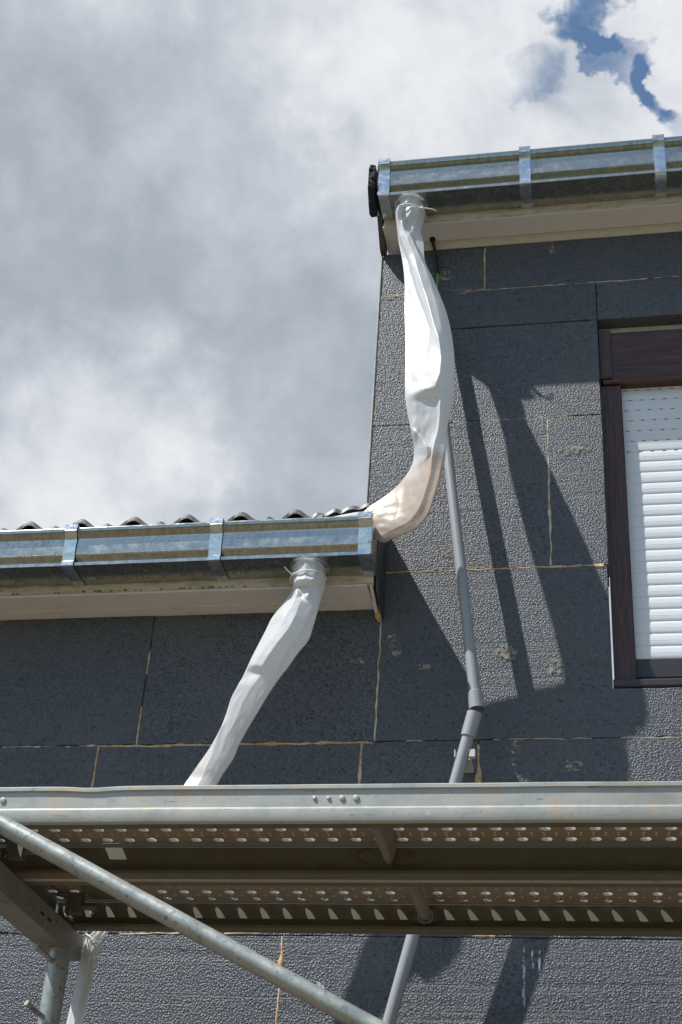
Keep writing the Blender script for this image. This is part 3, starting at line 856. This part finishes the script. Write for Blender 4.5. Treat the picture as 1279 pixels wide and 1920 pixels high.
ring_tie('cable_tie', (-.549, -.155, 3.184), .0468, .0455, [(-.510, -.192, 3.172), (-.490, -.196, 3.163), (-.475, -.193, 3.161), (-.463, -.188, 3.157)], hu, -.010)
hl = thing('drain_hose', (-.767, -.19, 1.90), 'white film hose hanging from the lower gutter outlet behind the scaffold planks', 'hose', 'film drain hoses on the gutters')
hose('film_tube', LO, LOT, [
    (0, arc(.043)), (2.2, arc(.043)), (2.6, [(-.9, .022), (-.55, .042), (0, .051), (.5, .044), (.85, .026)]), (3.0, [(-.85, .020), (-.5, .044), (0, .053), (.45, .048), (.8, .026)]), (3.4, [(-.85, .010), (-.55, .018), (-.05, .022), (.45, .034), (.8, .022)]),
    (3.9, [(-.8, .008), (-.42, .030), (.0, .026), (.45, .034), (.93, .010)]), (4.5, [(-.7, .008), (-.22, .036), (.05, .026), (.45, .036), (.90, .012)]), (4.9, [(-.62, .018), (-.15, .036), (.2, .037), (.86, .024), (.91, .008)]),
    (6, [(-.6, .022), (-.15, .037), (.3, .040), (.79, .026), (.84, .007)]), (7, [(-.6, .020), (-.2, .036), (.25, .041), (.73, .027), (.78, .008)]), (8, [(-.6, .020), (-.3, .033), (.2, .041), (.70, .026), (.75, .008)]), (9, [(-.7, .018), (-.4, .029), (.1, .037), (.76, .022), (.81, .007)]),
    (9.8, [(-.8, .016), (-.4, .025), (.05, .032), (.86, .014), (.91, .006)]), (10.2, [(-.85, .009), (-.45, .010), (.15, .018), (.88, .011), (.93, .005)]), (11, [(-.92, .012), (-.5, .014), (0, .016), (.8, .010), (.9, .004)]), (13, [(-.95, .010), (-.6, .013), (0, .014), (.7, .008), (.9, .003)]),
    (14, [(-.92, .003), (-.84, .013), (0, .013), (.6, .008), (.9, .003)]), (15, [(-.63, .003), (-.55, .015), (.1, .013), (.6, .008), (.9, .003)]), (16, [(-.29, .004), (-.21, .016), (.3, .013), (.7, .008), (.9, .003)]), (17, [(.01, .005), (.09, .017), (.4, .013), (.7, .008), (.9, .003)]), (18, [(.2, .006), (.27, .014), (.5, .010), (.7, .006), (.9, .003)]),
    (20, [(-.4, .006), (0, .009), (.3, .009), (.6, .006), (.85, .003)]), (21.8, [(-.5, .009), (-.1, .004), (.2, .009), (.6, .004), (.85, .005)]), (22.6, [(-.5, .006), (-.1, .011), (.2, .006), (.6, .010), (.85, .004)]), (24, [(-.6, .007), (-.1, .010), (.30, .012), (.42, .007), (.85, .004)]), (32, [(-.6, .007), (-.1, .010), (.30, .012), (.42, .007), (.85, .004)])],
    'film_low', 8.1, hl, wrinkle=.45)
ring_tie('cable_tie', (-.767, -.19, 1.868), .0462, .0455, [(-.806, -.212, 1.872), (-.815, -.218, 1.878), (-.826, -.224, 1.889)], hl, .004)
tt_ = MB(); P = []
for k in range(25):
    q = 2 * math.pi * k / 24; P.append((-1.105 + .0185 * math.cos(q), -.450 + .013 * math.sin(q), .846 - .012 * math.cos(q)))
tt_.tube(P, .0018, 7); tt_.tube([(-1.122, -.455, .856), (-1.130, -.468, .866), (-1.140, -.49, .872), (-1.150, -.52, .880)], .0017, 7)
mk('cable_tie', tt_, 'tie', hl, smooth=50)

# ================================================================== CONDUIT AND CABLE
cp = thing('conduit_pipe', (-1.14, -.03, GZ), 'grey plastic conduit pipe bent at a loose joint, leaning along the dark wall', 'pipe')


def pl(z): return (-.332 - (z - 1.541) * .116, -.105 + (z - 1.541) * .042, z)


def pq(z): return (-.338 - (1.503 - z) * .2507, -.110 + (1.503 - z) * .034, z)


mk('pipe_section', MB().tube([pl(z) for z in (2.92, 2.6, 2.2, 1.9, 1.6, 1.54)], [.0130, .0134, .0140, .0146, .0150, .0150], 24), 'conduit', cp, smooth=50)
mk('pipe_section', MB().tube([pq(z) for z in (1.47, 1.2, .8, .3, -.4, -1.0, -1.64)], .0152, 24), 'conduit', cp, smooth=50)
mk('pipe_sleeve', MB().tube([pl(z) for z in (1.575, 1.573, 1.527)], [.0168, .0190, .0190], 24, False).tube([pl(z) for z in (1.527, 1.55)], [.0190, .0160], 24, False), 'conduit', cp, smooth=40)
mk('pipe_sleeve', MB().tube([pq(z) for z in (1.514, 1.452, 1.450)], [.0192, .0188, .0168], 24, False).tube([pq(z) for z in (1.514, 1.508, 1.47)], [.0192, .0165, .016], 24, False), 'conduit', cp, smooth=40)
c = pq(1.408)
pc = MB(); P = []
for k in range(15):
    q = R(-205 + 230 * k / 14); P.append((c[0] + math.cos(q) * .0195, c[1] + math.sin(q) * .0195))
for i in range(14):
    (xa, ya), (xb, yb) = P[i], P[i + 1]
    x2, y2 = c[0] + (xa - c[0]) * 1.15, c[1] + (ya - c[1]) * 1.15; x3, y3 = c[0] + (xb - c[0]) * 1.15, c[1] + (yb - c[1]) * 1.15
    if math.degrees(0) == 0 and (i < 3 or i > 10):
        pc.add([(xa, ya, 1.398), (xb, yb, 1.398), (x3, y3, 1.398), (x2, y2, 1.398), (xa, ya, 1.416), (xb, yb, 1.416), (x3, y3, 1.416), (x2, y2, 1.416)],
               [(0, 3, 2, 1), (4, 5, 6, 7), (0, 1, 5, 4), (1, 2, 6, 5), (2, 3, 7, 6), (3, 0, 4, 7)])
pc.box(c[0] + .0145, c[0] + .029, c[1] - .010, c[1] + .006, 1.397, 1.416)
pc.box(c[0] - .015, c[0] + .015, c[1] + .0225, -.001, 1.402, 1.412)
mk('pipe_clip', pc, 'clip', cp)

cb = thing('cable', (-.481, -.008, 3.0), 'thin black cable with a bright green wire end poking down below the upper soffit', 'cable')
mk('sheath', MB().tube([(-.4965, -.028, 3.205), (-.4955, -.026, 3.185), (-.489, -.012, 3.158), (-.4815, -.007, 3.10), (-.4785, -.007, 3.066)], .0052, 12).tube([(-.4965, -.028, 3.1962), (-.4965, -.028, 3.190)], .0095, 14), 'cable', cb, smooth=50)
mk('green_wire', MB().tube([(-.4785, -.007, 3.068), (-.4790, -.007, 3.03), (-.4815, -.006, 3.0)], .0034, 10), 'green', cb, smooth=50)

# ================================================================== SCAFFOLD
ZB, ZT = .850, .920


def rail_line(y, out, zt=ZT, zb=ZB):
    """side rail profile, `out` = -1 when it faces the camera side"""
    P = [(-.0022, zt), (.001, zt), (.0035, zt - .002), (.0035, zt - .008), (.0, zt - .010), (.0, zt - .0395), (.0055, zt - .0445), (.0065, zt - .058), (.0045, zt - .066), (.0, zt - .0695), (-.020, zt - .0700), (-.0225, zt - .066), (-.0225, zt - .060)]
    return [(y + o_ * out, z) for o_, z in P]


def perforated(x0, x1, ya, yb, rows, pitch, r_, ph, slots=(), flat=()):
    """deck sheet with round raised holes and small drain holes between, as real openings"""
    m = MB(); N = 16; lift = .0045

    m.rim = []

    def cell(xa, xb, y0, y1, cx, cy, rx, ry, up):
        o = len(m.v)
        for k in range(N):
            q = 2 * math.pi * (k + .5) / N; c_, s_ = math.cos(q), math.sin(q)
            sx = ((xb - cx) if c_ > 0 else (cx - xa)) / max(abs(c_), 1e-6); sy = ((y1 - cy) if s_ > 0 else (cy - y0)) / max(abs(s_), 1e-6)
            t_ = min(sx, sy); m.v.append((cx + c_ * t_, cy + s_ * t_, ZT - .004))
        # make sure the outer ring reaches the corners
        cor = [(xb, y1), (xa, y1), (xa, y0), (xb, y0)]
        for ci, (px, py) in enumerate(cor):
            best = min(range(N), key=lambda k: (m.v[o + k][0] - px) ** 2 + (m.v[o + k][1] - py) ** 2)
            m.v[o + best] = (px, py, ZT - .004)
        for f_, dz in ((1.25, 0), (1.0, up), (.98, up + .0012), (1.27, .0015)):
            for k in range(N):
                q = 2 * math.pi * (k + .5) / N; m.v.append((cx + math.cos(q) * rx * f_, cy + math.sin(q) * ry * f_, ZT - .004 + dz))
        for a in range(3):
            for k in range(N):
                j = (k + 1) % N; m.f.append((o + a * N + k, o + a * N + j, o + (a + 1) * N + j, o + (a + 1) * N + k))
                if a > 0 and up > .0035: m.rim.append(len(m.f) - 1)
    ys = [ya] + sorted(rows) + [yb]
    y = ya
    for yr in sorted(rows):
        y0, y1 = yr - .0165, yr + .0165
        y0 = max(y0, ya)
        y1 = min(y1, yb)
        # small holes band between y and y0
        if y0 - y > .004:
            nb = 2 if y0 - y > .02 else 1
            for bnd in range(nb):
                s0 = y + (y0 - y) * bnd / nb; s1 = y + (y0 - y) * (bnd + 1) / nb
                x = x0
                if s1 - s0 > .009:
                    while x < x1 - .001:
                        xe = min(x + pitch / 2, x1); cell(x, xe, s0, s1, (x + xe) / 2, (s0 + s1) / 2, .0024, .0024, .001); x = xe
                else: m.add([(x0, s0, ZT - .004), (x1, s0, ZT - .004), (x1, s1, ZT - .004), (x0, s1, ZT - .004)], [(0, 1, 2, 3)])
        k0 = math.ceil((x0 - ph) / pitch); x = x0; k = k0
        while True:
            cx = ph + k * pitch; xe = cx + pitch / 2
            if xe > x1 - .012: break
            if cx - r_ * 1.4 > x:
                cell(x, xe, y0, y1, cx, yr, r_, min(r_, (y1 - yr) / 1.28), .0008 if yr in flat else lift); x = xe
            k += 1
        m.add([(x, y0, ZT - .004), (x1, y0, ZT - .004), (x1, y1, ZT - .004), (x, y1, ZT - .004)], [(0, 1, 2, 3)])
        y = y1
    for (sa, sb) in slots:
        for (xa, xb) in ((x0, sa), (sb, x1)): m.add([(xa, y, ZT - .004), (xb, y, ZT - .004), (xb, yb, ZT - .004), (xa, yb, ZT - .004)], [(0, 1, 2, 3)])
        m.add([(sa, y, ZT - .004), (sb, y, ZT - .004), (sb, y + .0006, ZT - .004), (sa, y + .0006, ZT - .004)], [(0, 1, 2, 3)])
        m.add([(sa, yb - .001, ZT - .004), (sb, yb - .001, ZT - .004), (sb, yb, ZT - .004), (sa, yb, ZT - .004)], [(0, 1, 2, 3)])
    if yb - y > .0005 and not slots: m.add([(x0, y, ZT - .004), (x1, y, ZT - .004), (x1, yb, ZT - .004), (x0, yb, ZT - .004)], [(0, 1, 2, 3)])
    return m


def dent(x, y, z):
    """knocks in the rail lips"""
    d = noise.noise((x * 1.3, y * 3, 1)) * .0012
    k = math.exp(-((x + .90) / .035) ** 2) * (.0028 if z > .905 else 0)
    return (d, -k + noise.noise((x * 6, 2, y)) * .0008)


def plank(label, y0, y1, rows, pitch, ph, x0=-1.185, x1=1.55, slots=(), flat=()):
    t = thing('scaffold_plank', (0, (y0 + y1) / 2, ZB), label, 'scaffold plank', 'steel deck planks of the scaffold')
    f_ = y0 < -1
    dj = dent if f_ else (lambda x, y, z: (noise.noise((x * 1.1, 5, 1)) * .0008, 0))
    NL = len(rail_line(0, 1))
    for (yy, sg, nx, jf) in ((y0, -1, 110, dj), (y1, 1, 60, lambda x, y, z: (noise.noise((x * 1.1, 9, 1)) * .0008, 0))):
        r_ = mk('side_rail', MB().prism_x(thick(rail_line(yy, sg), -.0018 * sg), x0, x1, nx, jf), 'galvanised', t, smooth=30)
        paint(r_, 'grime_shade', [i for i in range(nx * 2 * NL) if i % (2 * NL) >= NL or 8 < i % (2 * NL) < NL - 1])  # inner faces and lip undersides: dirt plus shade painted in as darker colour
    pm_ = perforated(x0, x1, y0 + .0025, y1 - .0025, rows, pitch, .0082, ph, slots, flat)
    paint(mk('deck_sheet', pm_, 'deck', t, smooth=30), 'rim', pm_.rim)
    return t


p1 = plank('front steel scaffold plank with a pale dented rail facing the camera', -1.116, -.833, [-1.055, -.985, -.915, -.861], .0435, -.4735, slots=((-.968, -.934),))
p2 = plank('rear steel scaffold plank nearest the wall, seen only from below', -.816, -.497, [-.790, -.748, -.684, -.620, -.556, -.5112], .0478, -.5980, flat=(-.5112, -.620))


def rivet(parent, x, y, z, r_, out=-1, mat='galvanised', name='rivet'):
    m = MB(); n = 14; prof = [(r_ * 1.05, 0), (r_ * 1.05, .0008), (r_, .0012), (r_ * .92, .0026), (r_ * .7, .0030), (0.0001, .0031)]
    for rr, d_ in prof:
        for k in range(n): m.v.append((x + rr * math.cos(2 * math.pi * k / n), y + out * d_, z + rr * math.sin(2 * math.pi * k / n)))
    for i in range(len(prof) - 1):
        for k in range(n): a = i * n + k; b = i * n + (k + 1) % n; m.f.append((a, b, b + n, a + n))
    return mk(name, m, mat, parent, smooth=35)


for x, r_ in ((-.500, .0036), (-.476, .0036), (-.453, .0050), (-.429, .0054), (-1.059, .0056)): rivet(p1, x, -1.1155, .8955, r_)
for x in (-1.098, -1.13): rivet(p2, x, -.4985, .889, .0055, -1)
for x in (-.47, -.375): rivet(p1, x, -.836, .897, .005, -1, 'rust')


# cross ties under the decks
def flange(parent, x, y, z, out):
    m = MB(); n = 28; pts = []
    for k in range(n):
        q = 2 * math.pi * k / n; pts.append((x + .036 * math.cos(q), z + .0165 * math.sin(q) * (1 - .25 * abs(math.cos(q)))))
    for d_ in (0, .003):
        for (a, b) in pts: m.v.append((a, y + out * d_, b))
    for k in range(n): j = (k + 1) % n; m.f.append((k, j, j + n, k + n))
    m.f.append(tuple(range(n))); m.f.append(tuple(range(2 * n - 1, n - 1, -1)))
    mk('flange', m, 'grime_shade', parent, smooth=30)


mk('cross_tube', MB().tube([(-.389, -.808, .887), (-.389, -.504, .887)], .0130, 18), 'galv_old', p2, smooth=50)
flange(p2, -.389, -.4995, .886, -1)
P = []
for k in range(17):
    q = 2 * math.pi * k / 16; P.append((-.389 + .0145 * math.cos(q), -.504, .886 + .0145 * math.sin(q)))
mk('weld_bead', MB().tube(P, .0028, 7), 'galvanised', p2, smooth=60)
for x in (-.420, -.358): rivet(p2, x, -.5025, .889, .0052, -1, 'rust')
ch = MB()
prof = [(-.017, .016), (-.0155, .016), (-.006, -.012), (.006, -.012), (.0155, .014), (.017, .014), (.0075, -.014), (-.0075, -.014)]
vs_ = []
for (y, sc, dz) in ((-1.10, 1.0, .0), (-.93, 1.0, .0), (-.86, .8, -.006), (-.834, .45, -.014)):
    for (a, b) in prof: vs_.append((-.4125 + a * sc, y, .894 + b * sc + dz))
fs_ = []
for i in range(3):
    for k in range(8): a = i * 8 + k; b = i * 8 + (k + 1) % 8; fs_.append((a, b, b + 8, a + 8))
fs_ += [tuple(range(7, -1, -1)), tuple(range(24, 32))]
mk('cross_channel', ch.add(vs_, fs_), 'galv_old', p1, smooth=25)
flange(p1, -.435, -.8365, .893, -1)
# end plates and hooks where the planks sit on the transom
for (t, ya, yb) in ((p1, -1.112, -.837), (p2, -.812, -.501)):
    mk('end_plate', MB().box(-1.1835, -1.1795, ya + .002, yb - .002, .853, .9135), 'grime_shade', t)
    for yy in (ya + .05, yb - .05):
        hk = MB(); hk.prism_x([(-.012, .912), (.012, .912), (.012, .90), (.012, .87), (-.012, .87)], -1.135, -1.103)
        hk.tube([(-1.105, 0, .885), (-1.085, 0, .885), (-1.070, 0, .885)], .007, 12)
        h_ = mk('hook', hk, 'grime_shade', t, (0, yy, 0), smooth=35)
mk('overlap_sheet', MB().box(-1.097, -1.010, -.80, -.515, .9125, .9145), 'grime_shade', p2)

fr_ = thing('scaffolding', (-1.137, -.545, GZ), 'galvanised scaffold frame post with a flat transom carrying the left ends of the planks', 'scaffold')
mk('transom', MB().prism_x([(-1.30, .799), (-.455, .799), (-.455, .848), (-.459, .848), (-.459, .803), (-1.296, .803), (-1.296, .848), (-1.30, .848)], -1.178, -1.1285)
   .box(-1.1285, -1.1250, -1.298, -.457, .7995, .8485).box(-1.1815, -1.1780, -1.298, -.457, .7995, .8485), 'galv_old', fr_)
for yy in (-.545, -1.20):
    pm = MB().tube([(-1.137, yy, .7985), (-1.137, yy, .3), (-1.137, yy, -.6), (-1.137, yy, GZ + .006)], .0222, 28)
    mk('post', pm, 'tube', fr_, smooth=50)
    mk('base_plate', MB().box(-1.22, -1.08, yy - .07, yy + .07, GZ, GZ + .006), 'galvanised', fr_)
for z in (.772, .662):
    pn = MB().tube([(-1.140, -.562, z - .006), (-1.152, -.590, z + .004), (-1.163, -.612, z + .012)], [.0050, .0050, .0062], 12)
    mk('toggle_pin', pn, 'tube', fr_, smooth=40)
for y in (-.66, -.70): mk('slot', MB().box(-1.1250, -1.1244, y - .010, y + .010, .822, .827), 'dark', fr_)

br = thing('diagonal_brace', (-1.15, -1.232, .88), 'slanting galvanised scaffold tube crossing in front of the planks', 'scaffold brace')
b0_ = Vector((-1.135, -1.232, .874)); b1_ = Vector((1.45, -1.232, -.388))
mk('tube', MB().tube([b0_ + (b1_ - b0_) * (i / 20) for i in range(21)], .0150, 28), 'tube', br, smooth=60)
mk('flat_end', MB().tube([(-1.15, -1.2165, .881), (-1.15, -1.235, .881)], .021, 18).tube([(-1.155, -1.232, .8835), b0_ + Vector((.04, 0, -.0187))], [.011, .015], 16), 'galvanised', br, smooth=40)
